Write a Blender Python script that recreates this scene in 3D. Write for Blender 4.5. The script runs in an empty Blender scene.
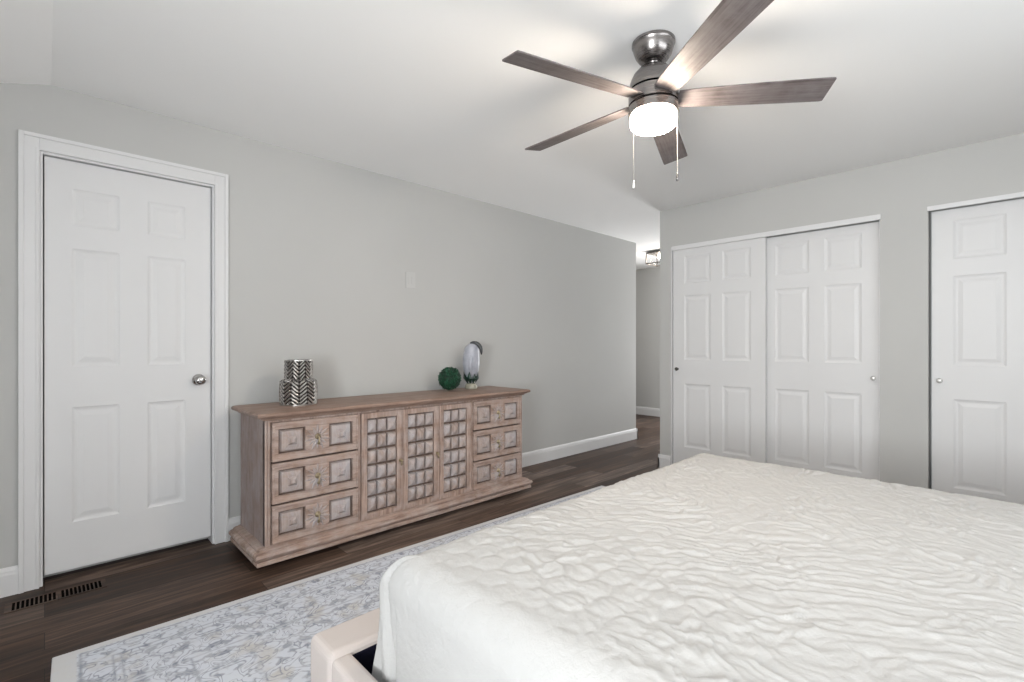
import bpy, bmesh, math, random
from mathutils import Vector, Matrix, noise
random.seed(7)
R = math.radians
SC = bpy.context.scene
COL = SC.collection

# ------------------------------------------------------------------ camera
cam_d = bpy.data.cameras.new('camera')
cam = bpy.data.objects.new('camera', cam_d)
COL.objects.link(cam)
FPX = 483.9
cam_d.sensor_width = 36.0
cam_d.lens = FPX / 1024 * 36.0
cam_d.shift_y = (344.7 - 341.0) / 1024
cam.location = (0, 0, 1.1714)
cam.rotation_euler = (R(90), 0, R(45.99 - 90))
cam_d.clip_start = 0.02
SC.camera = cam

# ------------------------------------------------------------------ world, fill lamps, exposure
SC.view_settings.view_transform = 'Standard'
SC.view_settings.look = 'None'
SC.view_settings.exposure = 0.09
SC.view_settings.gamma = 1.0
SC.view_settings.use_curve_mapping = False
W = bpy.data.worlds.new('sky')
SC.world = W
W.use_nodes = True
W.node_tree.nodes['Background'].inputs[0].default_value = (0.80, 0.90, 1.0, 1)
W.node_tree.nodes['Background'].inputs[1].default_value = 0.3


def area(name, loc, aim, sx, sy, power, color=(1, 1, 1)):
    d = bpy.data.lights.new(name, 'AREA')
    d.shape = 'RECTANGLE'
    d.size, d.size_y = sx, sy
    d.energy = power
    d.color = color
    o = bpy.data.objects.new(name, d)
    COL.objects.link(o)
    o.location = loc
    o.rotation_euler = Vector(aim).to_track_quat('-Z', 'Y').to_euler()
    return o


# fill lamps behind added, unseen windows and an added doorway in the hall
area('fill_back', (-1.62, -0.2, 1.25), (1, 0, .40), 1.0, 1.15, 155, (0.955, 0.985, 1.0))
area('fill_head', (1.65, -1.32, 1.65), (0, 1, .10), 2.3, 1.00, 38, (0.945, 0.98, 1.0))
area('fill_hall', (7.40, 2.83, 1.15), (-1, 0, .25), .75, 1.9, 68, (.985, .99, 1.0))

H = 2.44
YA = 3.266      # left wall
XB = 4.213      # closet wall
XBACK = -1.40
YN = -1.10
XFOLD = 0.023
SL = 0.314
XH = 7.20       # hall end wall


# ------------------------------------------------------------------ mesh helpers
def BM():
    return bmesh.new()


def box(bm, x0, x1, y0, y1, z0, z1):
    v = [bm.verts.new((x, y, z)) for z in (z0, z1) for y in (y0, y1) for x in (x0, x1)]
    for f in ((0, 2, 3, 1), (4, 5, 7, 6), (0, 1, 5, 4), (2, 6, 7, 3), (0, 4, 6, 2), (1, 3, 7, 5)):
        bm.faces.new([v[i] for i in f])
    return v


def prism(bm, pts, y0, y1):
    """polygon in x,z swept along y"""
    a = [bm.verts.new((x, y0, z)) for x, z in pts]
    b = [bm.verts.new((x, y1, z)) for x, z in pts]
    bm.faces.new(a)
    bm.faces.new(b[::-1])
    n = len(pts)
    for i in range(n):
        bm.faces.new((a[i], b[i], b[(i + 1) % n], a[(i + 1) % n]))


def lathe(bm, prof, seg=32, c=(0, 0, 0), cap=True):
    rings = []
    for r, z in prof:
        rings.append([bm.verts.new((c[0] + r * math.cos(2 * math.pi * i / seg),
                                    c[1] + r * math.sin(2 * math.pi * i / seg), c[2] + z)) for i in range(seg)])
    for a, b in zip(rings, rings[1:]):
        for i in range(seg):
            j = (i + 1) % seg
            bm.faces.new((a[i], a[j], b[j], b[i]))
    if cap:
        for rg in (rings[0], rings[-1]):
            bm.faces.new(rg)
    return rings


def tube(bm, pts, rad, seg=8):
    """tube through points; rad number or list"""
    rings = []
    n = len(pts)
    pts = [Vector(p) for p in pts]
    for k, p in enumerate(pts):
        t = (pts[min(k + 1, n - 1)] - pts[max(k - 1, 0)]).normalized()
        up = Vector((0, 0, 1)) if abs(t.z) < .9 else Vector((1, 0, 0))
        a = t.cross(up).normalized()
        b = t.cross(a)
        r = rad[k] if isinstance(rad, (list, tuple)) else rad
        rings.append([bm.verts.new(p + (a * math.cos(2 * math.pi * i / seg) + b * math.sin(2 * math.pi * i / seg)) * r)
                      for i in range(seg)])
    for a, b in zip(rings, rings[1:]):
        for i in range(seg):
            j = (i + 1) % seg
            bm.faces.new((a[i], a[j], b[j], b[i]))
    bm.faces.new(rings[0])
    bm.faces.new(rings[-1])


def rect_loft(bm, x0, x1, y0, y1, prof, back=False):
    """stack of rectangles grown outward by o on the left, right and front (y0) side"""
    rings = []
    for o, z in prof:
        yb = y1 + (o if back else 0)
        rings.append([bm.verts.new(q) for q in ((x0 - o, y0 - o, z), (x1 + o, y0 - o, z), (x1 + o, yb, z), (x0 - o, yb, z))])
    for a, b in zip(rings, rings[1:]):
        for i in range(4):
            j = (i + 1) % 4
            bm.faces.new((a[i], a[j], b[j], b[i]))
    bm.faces.new(rings[0])
    bm.faces.new(rings[-1])


def faces_mat(verts, idx):
    for f in {f for v in verts for f in v.link_faces}:
        f.material_index = idx


def obj(name, bm, m, parent=None, smooth=False, bevel=0, loc=None, seg=2):
    bmesh.ops.recalc_face_normals(bm, faces=bm.faces)
    me = bpy.data.meshes.new(name)
    bm.to_mesh(me)
    bm.free()
    if smooth:
        for p in me.polygons:
            p.use_smooth = True
    for mm in (m if isinstance(m, (list, tuple)) else [m]):
        me.materials.append(mm)
    o = bpy.data.objects.new(name, me)
    COL.objects.link(o)
    if parent is not None:
        o.parent = parent
    if loc is not None:
        o.location = loc
    if bevel:
        b = o.modifiers.new('bevel', 'BEVEL')
        b.width = bevel
        b.segments = seg
        b.limit_method = 'ANGLE'
        b.angle_limit = R(35)
    return o


def smooth_by_angle(o, ang=40):
    me = o.data
    for p in me.polygons:
        p.use_smooth = True
    try:
        me.set_sharp_from_angle(angle=R(ang))
    except Exception:
        pass


def tag(o, label, cat, group=None, kind=None):
    o['label'] = label
    o['category'] = cat
    if group:
        o['group'] = group
    if kind:
        o['kind'] = kind
    return o


def thing(name, label, cat, loc=(0, 0, 0), group=None):
    o = bpy.data.objects.new(name, None)
    COL.objects.link(o)
    o.location = loc
    o.empty_display_size = .1
    return tag(o, label, cat, group)


def struct(o):
    o['kind'] = 'structure'
    return o


# ------------------------------------------------------------------ materials
class NT:
    def __init__(self, name):
        self.m = bpy.data.materials.new(name)
        self.m.use_nodes = True
        self.t = self.m.node_tree
        self.b = self.t.nodes['Principled BSDF']

    def n(self, kind, **kw):
        nd = self.t.nodes.new(kind)
        for k, v in kw.items():
            if k.startswith('i_'):
                key = k[2:]
                key = int(key) if key.isdigit() else key.replace('_', ' ')
                nd.inputs[key].default_value = v
            else:
                setattr(nd, k, v)
        return nd

    def l(self, a, ao, b, bi):
        self.t.links.new(a.outputs[ao], b.inputs[bi])

    def coords(self, scale=(1, 1, 1), rot=(0, 0, 0)):
        tc = self.n('ShaderNodeTexCoord')
        mp = self.n('ShaderNodeMapping')
        mp.inputs['Scale'].default_value = scale
        mp.inputs['Rotation'].default_value = rot
        self.l(tc, 'Object', mp, 'Vector')
        return mp

    def noise(self, vec, scale, detail=3, rough=.5, dist=0):
        nd = self.n('ShaderNodeTexNoise')
        nd.inputs['Scale'].default_value = scale
        nd.inputs['Detail'].default_value = detail
        nd.inputs['Roughness'].default_value = rough
        nd.inputs['Distortion'].default_value = dist
        self.l(vec, 0, nd, 'Vector')
        return nd

    def ramp(self, src, out, stops):
        nd = self.n('ShaderNodeValToRGB')
        cr = nd.color_ramp
        while len(cr.elements) < len(stops):
            cr.elements.new(.5)
        for e, (p, c) in zip(cr.elements, stops):
            e.position = p
            e.color = (*c, 1) if len(c) == 3 else c
        self.l(src, out, nd, 0)
        return nd

    def mix(self, fac, a, b, mode='MIX'):
        nd = self.n('ShaderNodeMix', data_type='RGBA', blend_type=mode)
        for key, val in ((0, fac), (6, a), (7, b)):
            if isinstance(val, tuple) and len(val) == 2 and hasattr(val[0], 'outputs'):
                self.t.links.new(val[0].outputs[val[1]], nd.inputs[key])
            elif isinstance(val, (int, float)):
                nd.inputs[key].default_value = val
            else:
                nd.inputs[key].default_value = (*val, 1)
        return nd

    def bump(self, src, out, strength, dist=.01):
        nd = self.n('ShaderNodeBump')
        nd.inputs['Strength'].default_value = strength
        nd.inputs['Distance'].default_value = dist
        self.l(src, out, nd, 'Height')
        self.l(nd, 0, self.b, 'Normal')
        return nd

    def set(self, color=None, rough=None, metal=None, spec=None):
        if color:
            self.b.inputs['Base Color'].default_value = (*color, 1)
        if rough is not None:
            self.b.inputs['Roughness'].default_value = rough
        if metal is not None:
            self.b.inputs['Metallic'].default_value = metal
        if spec is not None:
            self.b.inputs['Specular IOR Level'].default_value = spec
        return self


def paint(name, color, rough=.7, var=.02, bs=220, bstr=.05, spec=.3):
    t = NT(name).set(color, rough, 0, spec)
    c = t.coords()
    n1 = t.noise(c, 1.3, 3)
    lo = tuple(x * (1 - var) for x in color)
    hi = tuple(min(1, x * (1 + var)) for x in color)
    r = t.ramp(n1, 0, [(.3, lo), (.7, hi)])
    t.l(r, 0, t.b, 'Base Color')
    n2 = t.noise(c, bs, 2)
    t.bump(n2, 0, bstr, .002)
    return t.m


M = {}
M['wall'] = paint('wall_paint', (0.500, 0.500, 0.490), .75)
M['ceiling'] = paint('ceiling_paint', (0.90, 0.90, 0.893), .9, .005)
M['trim'] = paint('trim_paint', (0.69, 0.69, 0.695), .42, .01, 60, .02, .4)
M['door'] = paint('door_paint', (0.68, 0.68, 0.685), .45, .01, 90, .03, .4)
M['plate'] = paint('plate_plastic', (0.525, 0.525, 0.515), .4, .01)


def floor_mat():
    t = NT('dark_plank_floor').set(None, .42, 0, .15)
    c = t.coords()
    br = t.n('ShaderNodeTexBrick', offset=.37, squash=1)
    br.inputs['Color1'].default_value = (0, 0, 0, 1)
    br.inputs['Color2'].default_value = (1, 1, 1, 1)
    br.inputs['Mortar'].default_value = (.5, .5, .5, 1)
    br.inputs['Scale'].default_value = 1
    br.inputs['Mortar Size'].default_value = .0012
    br.inputs['Mortar Smooth'].default_value = .1
    br.inputs['Brick Width'].default_value = 1.22
    br.inputs['Row Height'].default_value = .152
    t.l(c, 0, br, 'Vector')
    plank = t.ramp(br, 0, [(0, (.037, .022, .0155)), (.5, (.074, .048, .036)), (1, (.140, .106, .089))])
    # per plank shift of the grain
    add = t.n('ShaderNodeVectorMath', operation='MULTIPLY_ADD')
    t.l(br, 0, add, 0)
    add.inputs[1].default_value = (7, 3, 0)
    t.l(c, 0, add, 2)
    mp = t.n('ShaderNodeMapping')
    mp.inputs['Scale'].default_value = (1.2, 16, 1)
    t.l(add, 0, mp, 'Vector')
    g = t.noise(mp, 2.2, 6, .62, .6)
    gr = t.ramp(g, 0, [(.33, (.40, .37, .35)), (.5, (1, 1, 1)), (.66, (2.0, 1.95, 1.9))])
    mul = t.mix(1.0, (plank, 0), (gr, 0), 'MULTIPLY')
    mor = t.mix((br, 1), (mul, 2), (.012, .009, .008))
    t.l(mor, 2, t.b, 'Base Color')
    rr = t.ramp(g, 0, [(.2, (.34, .34, .34)), (.8, (.52, .52, .52))])
    t.l(rr, 0, t.b, 'Roughness')
    t.bump(g, 0, .12, .002)
    return t.m


M['floor'] = floor_mat()


def wood_mat(name, c0, c1, wash, axis='x', washamt=.5, rough=.62):
    """weathered wood with a pale wash lying in patches"""
    t = NT(name).set(None, rough, 0, .25)
    sc = {'x': (1.5, 18, 18) if axis == 'x' and 'blade' not in name else (2, 42, 42), 'z': (18, 18, 1.5), 'y': (18, 1.5, 18)}[axis]
    c = t.coords(sc)
    g = t.noise(c, 2.0, 6, .6, .8)
    r = t.ramp(g, 0, [(.3, c0), (.62, c1)])
    c2 = t.coords((1, 1, 1))
    w = t.noise(c2, 9, 5, .65, .3)
    wr = t.ramp(w, 0, [(.40, (0, 0, 0)), (.68, (washamt,) * 3)])
    mx = t.mix((wr, 0), (r, 0), wash)
    t.l(mx, 2, t.b, 'Base Color')
    t.bump(g, 0, .25, .002)
    return t.m


M['dresser'] = wood_mat('washed_oak', (.18, .115, .090), (.435, .318, .265), (.47, .405, .38), 'x', .6)
M['dresser_v'] = wood_mat('washed_oak_upright', (.18, .115, .090), (.435, .318, .265), (.47, .405, .38), 'z', .6)
M['dresser_top'] = wood_mat('worn_oak_top', (.16, .100, .075), (.30, .20, .155), (.36, .29, .25), 'x', .35, .42)
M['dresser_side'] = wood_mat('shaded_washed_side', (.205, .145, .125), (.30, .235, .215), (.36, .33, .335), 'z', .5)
M['recess'] = wood_mat('recess_shade_wood', (.075, .05, .04), (.15, .105, .085), (.2, .16, .14), 'z', .4)  # darker wood standing in for the shade of the dresser recesses
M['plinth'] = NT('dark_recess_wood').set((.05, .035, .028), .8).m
M['panel'] = wood_mat('whitewashed_block', (.25, .185, .16), (.40, .325, .29), (.44, .43, .455), 'z', .75)
M['blade'] = wood_mat('weathered_grey_blade', (.065, .052, .050), (.165, .143, .140), (.23, .212, .22), 'x', .45, .5)
M['knob_brass'] = NT('aged_brass').set((.40, .335, .225), .38, .9).m
M['nickel'] = NT('satin_nickel').set((.46, .44, .43), .3, 1).m
M['chrome'] = NT('polished_nickel').set((.55, .54, .53), .14, 1).m
M['white_knob'] = NT('brushed_white_knob').set((.78, .77, .75), .25, .4).m


def brushed():
    t = NT('brushed_nickel').set((.26, .245, .24), .24, 1)
    c = t.coords((2, 2, 160))
    g = t.noise(c, 3, 3)
    r = t.ramp(g, 0, [(.3, (.18, .18, .18)), (.7, (.32, .32, .32))])
    t.l(r, 0, t.b, 'Roughness')
    return t.m


M['fan_metal'] = brushed()
M['black'] = NT('black_gap').set((.004, .004, .004), 1, 0, 0).m
M['dark_bronze'] = NT('dark_bronze').set((.10, .092, .085), .4, .7).m


def emis(name, color, strength):
    t = NT(name).set((.9, .9, .9), .4)
    t.b.inputs['Emission Color'].default_value = (*color, 1)
    t.b.inputs['Emission Strength'].default_value = strength
    return t.m


M['lamp'] = emis('lit_opal_glass', (1.0, .85, .69), 132.0)
M['bulb'] = emis('lit_bulb', (1.0, .86, .68), 16.0)


def glassy(name, alpha, tint=(1, 1, 1)):
    m = bpy.data.materials.new(name)
    m.use_nodes = True
    t = m.node_tree
    t.nodes.clear()
    o = t.nodes.new('ShaderNodeOutputMaterial')
    mx = t.nodes.new('ShaderNodeMixShader')
    a = t.nodes.new('ShaderNodeBsdfTransparent')
    g = t.nodes.new('ShaderNodeBsdfGlossy')
    a.inputs[0].default_value = (*tint, 1)
    g.inputs['Roughness'].default_value = .03
    mx.inputs[0].default_value = alpha
    t.links.new(a.outputs[0], mx.inputs[1])
    t.links.new(g.outputs[0], mx.inputs[2])
    t.links.new(mx.outputs[0], o.inputs[0])
    return m


M['glass'] = glassy('window_glass', .06)


def fabric(name, color, rough=.95, scale=500, bstr=.15, var=.04, sheen=0):
    t = NT(name).set(color, rough, 0, .15)
    c = t.coords()
    n1 = t.noise(c, 6, 4)
    r = t.ramp(n1, 0, [(.3, tuple(x * (1 - var) for x in color)), (.7, tuple(min(1, x * (1 + var)) for x in color))])
    t.l(r, 0, t.b, 'Base Color')
    n2 = t.noise(c, scale, 2)
    t.bump(n2, 0, bstr, .002)
    return t.m


M['upholstery'] = fabric('beige_velvet', (.53, .48, .455), .9, 300, .12, .03)
M['navy'] = fabric('dark_gap_navy', (.006, .006, .016), .95, 300, .1)
M['mattress'] = fabric('mattress_ticking', (.7, .7, .7))


def quilt_mat():
    t = NT('white_quilt').set((.443, .440, .434), .92, 0, .15)
    c = t.coords()
    n1 = t.noise(c, 70, 4, .6, .6)
    n2 = t.noise(c, 420, 2)
    a = t.n('ShaderNodeMath', operation='MULTIPLY_ADD')
    t.l(n2, 0, a, 0)
    a.inputs[1].default_value = .18
    t.l(n1, 0, a, 2)
    t.bump(a, 0, .45, .004)
    return t.m


M['quilt'] = quilt_mat()


def rug_mat():
    t = NT('faded_persian_rug').set(None, .98, 0, .1)
    tc = t.n('ShaderNodeTexCoord')
    c = t.n('ShaderNodeMapping')
    t.l(tc, 'Object', c, 'Vector')
    # distance to the nearest edge of the rug (object origin = rug centre)
    sp = t.n('ShaderNodeSeparateXYZ')
    t.l(tc, 'Object', sp, 0)

    def edge(out, half):
        a = t.n('ShaderNodeMath', operation='ABSOLUTE')
        t.l(sp, out, a, 0)
        b = t.n('ShaderNodeMath', operation='SUBTRACT')
        b.inputs[0].default_value = half
        t.l(a, 0, b, 1)
        return b
    ex, ey = edge('X', RUGX / 2), edge('Y', RUGY / 2)
    ex2 = t.n('ShaderNodeMath', operation='SUBTRACT')
    t.l(ex, 0, ex2, 0)
    ex2.inputs[1].default_value = .032
    ex = ex2
    d = t.n('ShaderNodeMath', operation='MINIMUM')
    t.l(ex, 0, d, 0)
    t.l(ey, 0, d, 1)
    # the ornament mirrors itself left-right and up-down in every repeat
    def fold(out, size):
        a = t.n('ShaderNodeMath', operation='PINGPONG')
        t.l(sp, out, a, 0)
        a.inputs[1].default_value = size
        return a
    fx, fy = fold('X', .235), fold('Y', .29)
    cb = t.n('ShaderNodeCombineXYZ')
    t.l(fx, 0, cb, 0)
    t.l(fy, 0, cb, 1)
    warp = t.noise(c, 2.2, 2, .5)
    wv = t.n('ShaderNodeVectorMath', operation='MULTIPLY_ADD')
    t.l(warp, 1, wv, 0)
    wv.inputs[1].default_value = (.07, .07, 0)
    t.l(cb, 0, wv, 2)
    base = (.60, .63, .685)
    # scroll lines: level lines of a smooth noise
    s1 = t.noise(wv, 11, 2, .55, .5)
    l1 = t.ramp(s1, 0, [(.435, (0,) * 3), (.455, (1,) * 3), (.475, (0,) * 3), (.53, (0,) * 3), (.55, (1,) * 3), (.57, (0,) * 3)])
    l1.color_ramp.elements.new(.62).color = (0, 0, 0, 1)
    l1.color_ramp.elements.new(.64).color = (.9, .9, .9, 1)
    l1.color_ramp.elements.new(.66).color = (0, 0, 0, 1)
    s2 = t.noise(wv, 19, 2, .5, .3)
    blot = t.ramp(s2, 0, [(.53, (0,) * 3), (.62, (1,) * 3)])
    v = t.n('ShaderNodeTexVoronoi', feature='SMOOTH_F1')
    v.inputs['Scale'].default_value = 5.6
    t.l(wv, 0, v, 'Vector')
    ring = t.ramp(v, 'Distance', [(.16, (0,) * 3), (.21, (1,) * 3), (.25, (0,) * 3), (.36, (0,) * 3), (.40, (.8,) * 3), (.44, (0,) * 3)])
    m1 = t.mix((blot, 0), base, (.34, .355, .41))
    tanm = t.noise(c, 8, 3, .5)
    tanr = t.ramp(tanm, 0, [(.56, (0,) * 3), (.68, (.75,) * 3)])
    m2 = t.mix((tanr, 0), (m1, 2), (.50, .475, .44))
    f1 = t.n('ShaderNodeMath', operation='MULTIPLY')
    t.l(l1, 0, f1, 0)
    f1.inputs[1].default_value = .82
    m3 = t.mix((f1, 0), (m2, 2), (.17, .18, .235))
    f2 = t.n('ShaderNodeMath', operation='MULTIPLY')
    t.l(ring, 0, f2, 0)
    f2.inputs[1].default_value = .55
    m4 = t.mix((f2, 0), (m3, 2), (.31, .33, .375))
    # border lines and pale selvedge
    lines = t.ramp(d, 0, [(0, (0,) * 3), (.040, (0,) * 3), (.046, (1,) * 3), (.054, (0,) * 3), (.130, (0,) * 3), (.136, (.9,) * 3), (.142, (0,) * 3)])
    for p, val in ((.155, 0), (.160, .8), (.168, 0), (.345, 0), (.351, .8), (.358, 0)):
        lines.color_ramp.elements.new(p).color = (val, val, val, 1)
    m5 = t.mix((lines, 0), (m4, 2), (.29, .305, .36))
    sel = t.ramp(d, 0, [(.034, (1,) * 3), (.040, (0,) * 3)])
    m6 = t.mix((sel, 0), (m5, 2), (.60, .60, .60))
    # wear
    wear = t.noise(c, 26, 4, .7)
    wr = t.ramp(wear, 0, [(.42, (0,) * 3), (.70, (.6,) * 3)])
    m7 = t.mix((wr, 0), (m6, 2), (.60, .615, .645))
    t.l(m7, 2, t.b, 'Base Color')
    pile = t.noise(c, 420, 2)
    t.bump(pile, 0, .35, .003)
    return t.m


RUGX, RUGY = 3.29, 2.45
M['rug'] = rug_mat()

# ------------------------------------------------------------------ setting
bm = BM()
box(bm, XBACK - .12, XH + .12, YN - .12, 5.1, -.10, 0)
struct(obj('floor', bm, M['floor']))

zb = H - SL * (XFOLD - XBACK)
bm = BM()
prism(bm, [(XFOLD, H), (XH + .12, H), (XH + .12, H + .1), (XFOLD, H + .1)], YN - .12, 5.1)
prism(bm, [(XBACK - .12, H - SL * (XFOLD - XBACK + .12)), (XFOLD, H), (XFOLD, H + .1), (XBACK - .12, H + .1 - SL * (XFOLD - XBACK + .12))], YN - .12, 5.1)
bmesh.ops.remove_doubles(bm, verts=bm.verts, dist=1e-4)
struct(obj('ceiling', bm, M['ceiling']))

# left wall with the door opening
DX0, DX1, DZ = -.022, .722, 2.112
bm = BM()
prism(bm, [(XBACK - .12, 0), (DX0, 0), (DX0, H - SL * (XFOLD - DX0)), (XBACK - .12, H - SL * (XFOLD - XBACK + .12))], YA, YA + .12)
prism(bm, [(DX0, DZ), (DX1, DZ), (DX1, H), (XFOLD, H), (DX0, H - SL * (XFOLD - DX0))], YA, YA + .12)
box(bm, DX1, 5.304, YA, YA + .12, 0, H)
box(bm, 5.184, 5.304, YA + .12, 5.0, 0, H)
box(bm, DX0 - .05, DX1 + .05, YA + .12, YA + .16, 0, DZ + .05)
struct(obj('wall_left', bm, M['wall']))

# right wall with the closet openings
bm = BM()
O1 = (.648, 2.222)
O2 = (-1.00, .391)
OZ = 2.082
box(bm, XB, XH, O1[1], 2.334, 0, H)
box(bm, XB, XB + .13, O2[1], O1[0], 0, H)
box(bm, XB, XB + .13, YN - .12, O2[0], 0, H)
box(bm, XB, XB + .13, O1[0], O1[1], OZ, H)
box(bm, XB, XB + .13, O2[0], O2[1], OZ, H)
box(bm, XB + .13, XB + .17, YN - .12, O1[1], 0, H)
struct(obj('wall_right', bm, M['wall']))


def wall_with_windows(name, along, lo, hi, plane, thick, holes, top):
    bm = BM()

    def b(a0, a1, z0, z1):
        if along == 'y':
            box(bm, plane - thick, plane, a0, a1, z0, z1)
        else:
            box(bm, a0, a1, plane - thick, plane, z0, z1)
    prev = lo
    for a0, a1, z0, z1 in holes:
        b(prev, a0, 0, top)
        b(a0, a1, 0, z0)
        b(a0, a1, z1, top)
        prev = a1
    b(prev, hi, 0, top)
    return struct(obj(name, bm, M['wall']))


WB = (-.75, .35, .66, 1.85)
WN2 = (.55, 2.75, 1.12, 2.12)
wall_with_windows('wall_back', 'y', YN - .12, YA, XBACK, .12, [WB], zb - .001)
# near wall: top follows the slope only beyond the fold
bm = BM()
y0, y1 = YN - .12, YN
prism(bm, [(XBACK, 0), (XFOLD, 0), (XFOLD, H - .001), (XBACK, zb)], y0, y1)
box(bm, XFOLD, WN2[0], y0, y1, 0, H)
box(bm, WN2[0], WN2[1], y0, y1, 0, WN2[2])
box(bm, WN2[0], WN2[1], y0, y1, WN2[3], H)
box(bm, WN2[1], XB, y0, y1, 0, H)
struct(obj('wall_near', bm, M['wall']))
bm = BM()
box(bm, XH, XH + .12, 2.2, 2.44, 0, H)
box(bm, XH, XH + .12, 2.44, 3.22, 2.06, H)
box(bm, XH, XH + .12, 3.22, 5.1, 0, H)
struct(obj('wall_hall', bm, M['wall']))
bm = BM()
box(bm, 5.304, XH, 5.0, 5.1, 0, H)
struct(obj('wall_hall_side', bm, M['wall']))


def window(name, along, a0, a1, z0, z1, plane):
    bm = BM()
    inn = -.10

    def b(bm, p0, p1, q0, q1, d0, d1):
        if along == 'y':
            box(bm, plane + d0, plane + d1, p0, p1, q0, q1)
        else:
            box(bm, p0, p1, plane + d0, plane + d1, q0, q1)
    w = .05
    for p in ((a0, a0 + w, z0, z1), (a1 - w, a1, z0, z1), (a0 + w, a1 - w, z0, z0 + w), (a0 + w, a1 - w, z1 - w, z1),
              (a0 + w, a1 - w, (z0 + z1) / 2 - .02, (z0 + z1) / 2 + .02), ((a0 + a1) / 2 - .02, (a0 + a1) / 2 + .02, z0 + w, z1 - w)):
        b(bm, *p, inn, inn + .05)
    c = .07   # casing on the room side
    for p in ((a0 - c, a0, z0 - c, z1 + c), (a1, a1 + c, z0 - c, z1 + c), (a0, a1, z1, z1 + c), (a0, a1, z0 - c, z0)):
        b(bm, *p, .0005, .016)
    o = struct(obj(name, bm, M['trim']))
    bm = BM()
    b(bm, a0 + w, a1 - w, z0 + w, z1 - w, inn + .02, inn + .024)
    obj('pane', bm, M['glass'], o)
    return o


window('added_window_1', 'y', *WB, XBACK)  # unseen window added for the fill lamp behind it
window('added_window_2', 'x', *WN2, YN)  # unseen window added above the bed head for fill light

# baseboards (board with a rounded bead on top)
BBP = [(0, 0), (.015, 0), (.015, .098), (.012, .108), (.012, .114), (.007, .126), (.003, .131), (0, .131)]


def sweep_profile(bm, prof, p0, p1, nrm):
    """profile (out, z) swept from p0 to p1 on the floor, out along nrm"""
    a = [bm.verts.new((p0[0] + nrm[0] * o, p0[1] + nrm[1] * o, z)) for o, z in prof]
    b = [bm.verts.new((p1[0] + nrm[0] * o, p1[1] + nrm[1] * o, z)) for o, z in prof]
    n = len(prof)
    for i in range(n):
        j = (i + 1) % n
        bm.faces.new((a[i], a[j], b[j], b[i]))
    bm.faces.new(a)
    bm.faces.new(b[::-1])


bm = BM()
sweep_profile(bm, BBP, (XBACK, YA), (-.089, YA), (0, -1))
sweep_profile(bm, BBP, (.789, YA), (5.304 + .015, YA), (0, -1))
sweep_profile(bm, BBP, (5.304, YA - .015), (5.304, 5.0), (1, 0))
struct(obj('baseboard_left', bm, M['trim']))
bm = BM()
sweep_profile(bm, BBP, (XB, 2.334 + .015), (XB, O1[1]), (-1, 0))
sweep_profile(bm, BBP, (XB - .015, 2.334), (XH, 2.334), (0, 1))
sweep_profile(bm, BBP, (XB, O1[0]), (XB, O2[1]), (-1, 0))
struct(obj('baseboard_right', bm, M['trim']))
bm = BM()
sweep_profile(bm, BBP, (XH, 3.29), (XH, 5.0), (-1, 0))
struct(obj('baseboard_hall', bm, M['trim']))
# casing of the unseen hall doorway, added to let in fill light
bm = BM()
for a, b, c, d in ((2.37, 2.44, 0, 2.13), (3.22, 3.29, 0, 2.13), (2.44, 3.22, 2.06, 2.13)):
    box(bm, XH - .016, XH - .0005, a, b, c, d)
struct(obj('trim_4', bm, M['trim'], bevel=.003))
bm = BM()
sweep_profile(bm, BBP, (XBACK, YN), (XBACK, YA), (1, 0))
struct(obj('baseboard_back', bm, M['trim']))
bm = BM()
sweep_profile(bm, BBP, (XBACK, YN), (XB, YN), (0, 1))
struct(obj('baseboard_near', bm, M['trim']))


# ------------------------------------------------------------------ six panel doors
def panel_door(name, w, z0, z1, us, zs, P, thick=.034):
    """us / zs: spans of the raised panels; P(u, n, z) maps to the room, n = out of the face"""
    bm = BM()
    ug = [0] + [a for s in us for a in s] + [w]
    zg = [z0] + [a for s in zs for a in s] + [z1]
    V = {}
    for i, u in enumerate(ug):
        for k, z in enumerate(zg):
            V[i, k] = bm.verts.new(P(u, 0, z))
    for i in range(len(ug) - 1):
        for k in range(len(zg) - 1):
            loop = [V[i, k], V[i + 1, k], V[i + 1, k + 1], V[i, k + 1]]
            if i % 2 == 1 and k % 2 == 1:
                u0, u1, q0, q1 = ug[i], ug[i + 1], zg[k], zg[k + 1]
                for ins, dep in ((.008, -.004), (.016, -.006), (.024, -.006), (.046, -.0015)):
                    nl = [bm.verts.new(P(a, dep, b)) for a, b in ((u0 + ins, q0 + ins), (u1 - ins, q0 + ins), (u1 - ins, q1 - ins), (u0 + ins, q1 - ins))]
                    for s in range(4):
                        bm.faces.new((loop[s], loop[(s + 1) % 4], nl[(s + 1) % 4], nl[s]))
                    loop = nl
                bm.faces.new(loop)
            else:
                bm.faces.new(loop)
    B = {}
    for i in (0, len(ug) - 1):
        for k in (0, len(zg) - 1):
            B[i, k] = bm.verts.new(P(ug[i], -thick, zg[k]))
    m, n = len(ug) - 1, len(zg) - 1
    bm.faces.new((B[0, 0], B[0, n], B[m, n], B[m, 0]))
    bm.faces.new([V[i, 0] for i in range(m + 1)] + [B[m, 0], B[0, 0]])
    bm.faces.new([V[i, n] for i in range(m + 1)] + [B[m, n], B[0, n]])
    bm.faces.new([V[0, k] for k in range(n + 1)] + [B[0, n], B[0, 0]])
    bm.faces.new([V[m, k] for k in range(n + 1)] + [B[m, n], B[m, 0]])
    o = struct(obj(name, bm, M['door']))
    return o


YD = YA + .024
d1 = panel_door('door_1', .706, .043, 2.094, [(.099, .287), (.406, .580)], [(.277, .857), (1.060, 1.657), (1.772, 1.958)],
                lambda u, n, z: (u - .001, YD - n, z))
tag(d1, 'white six-panel door with silver knob in the left wall', 'door')

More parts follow.
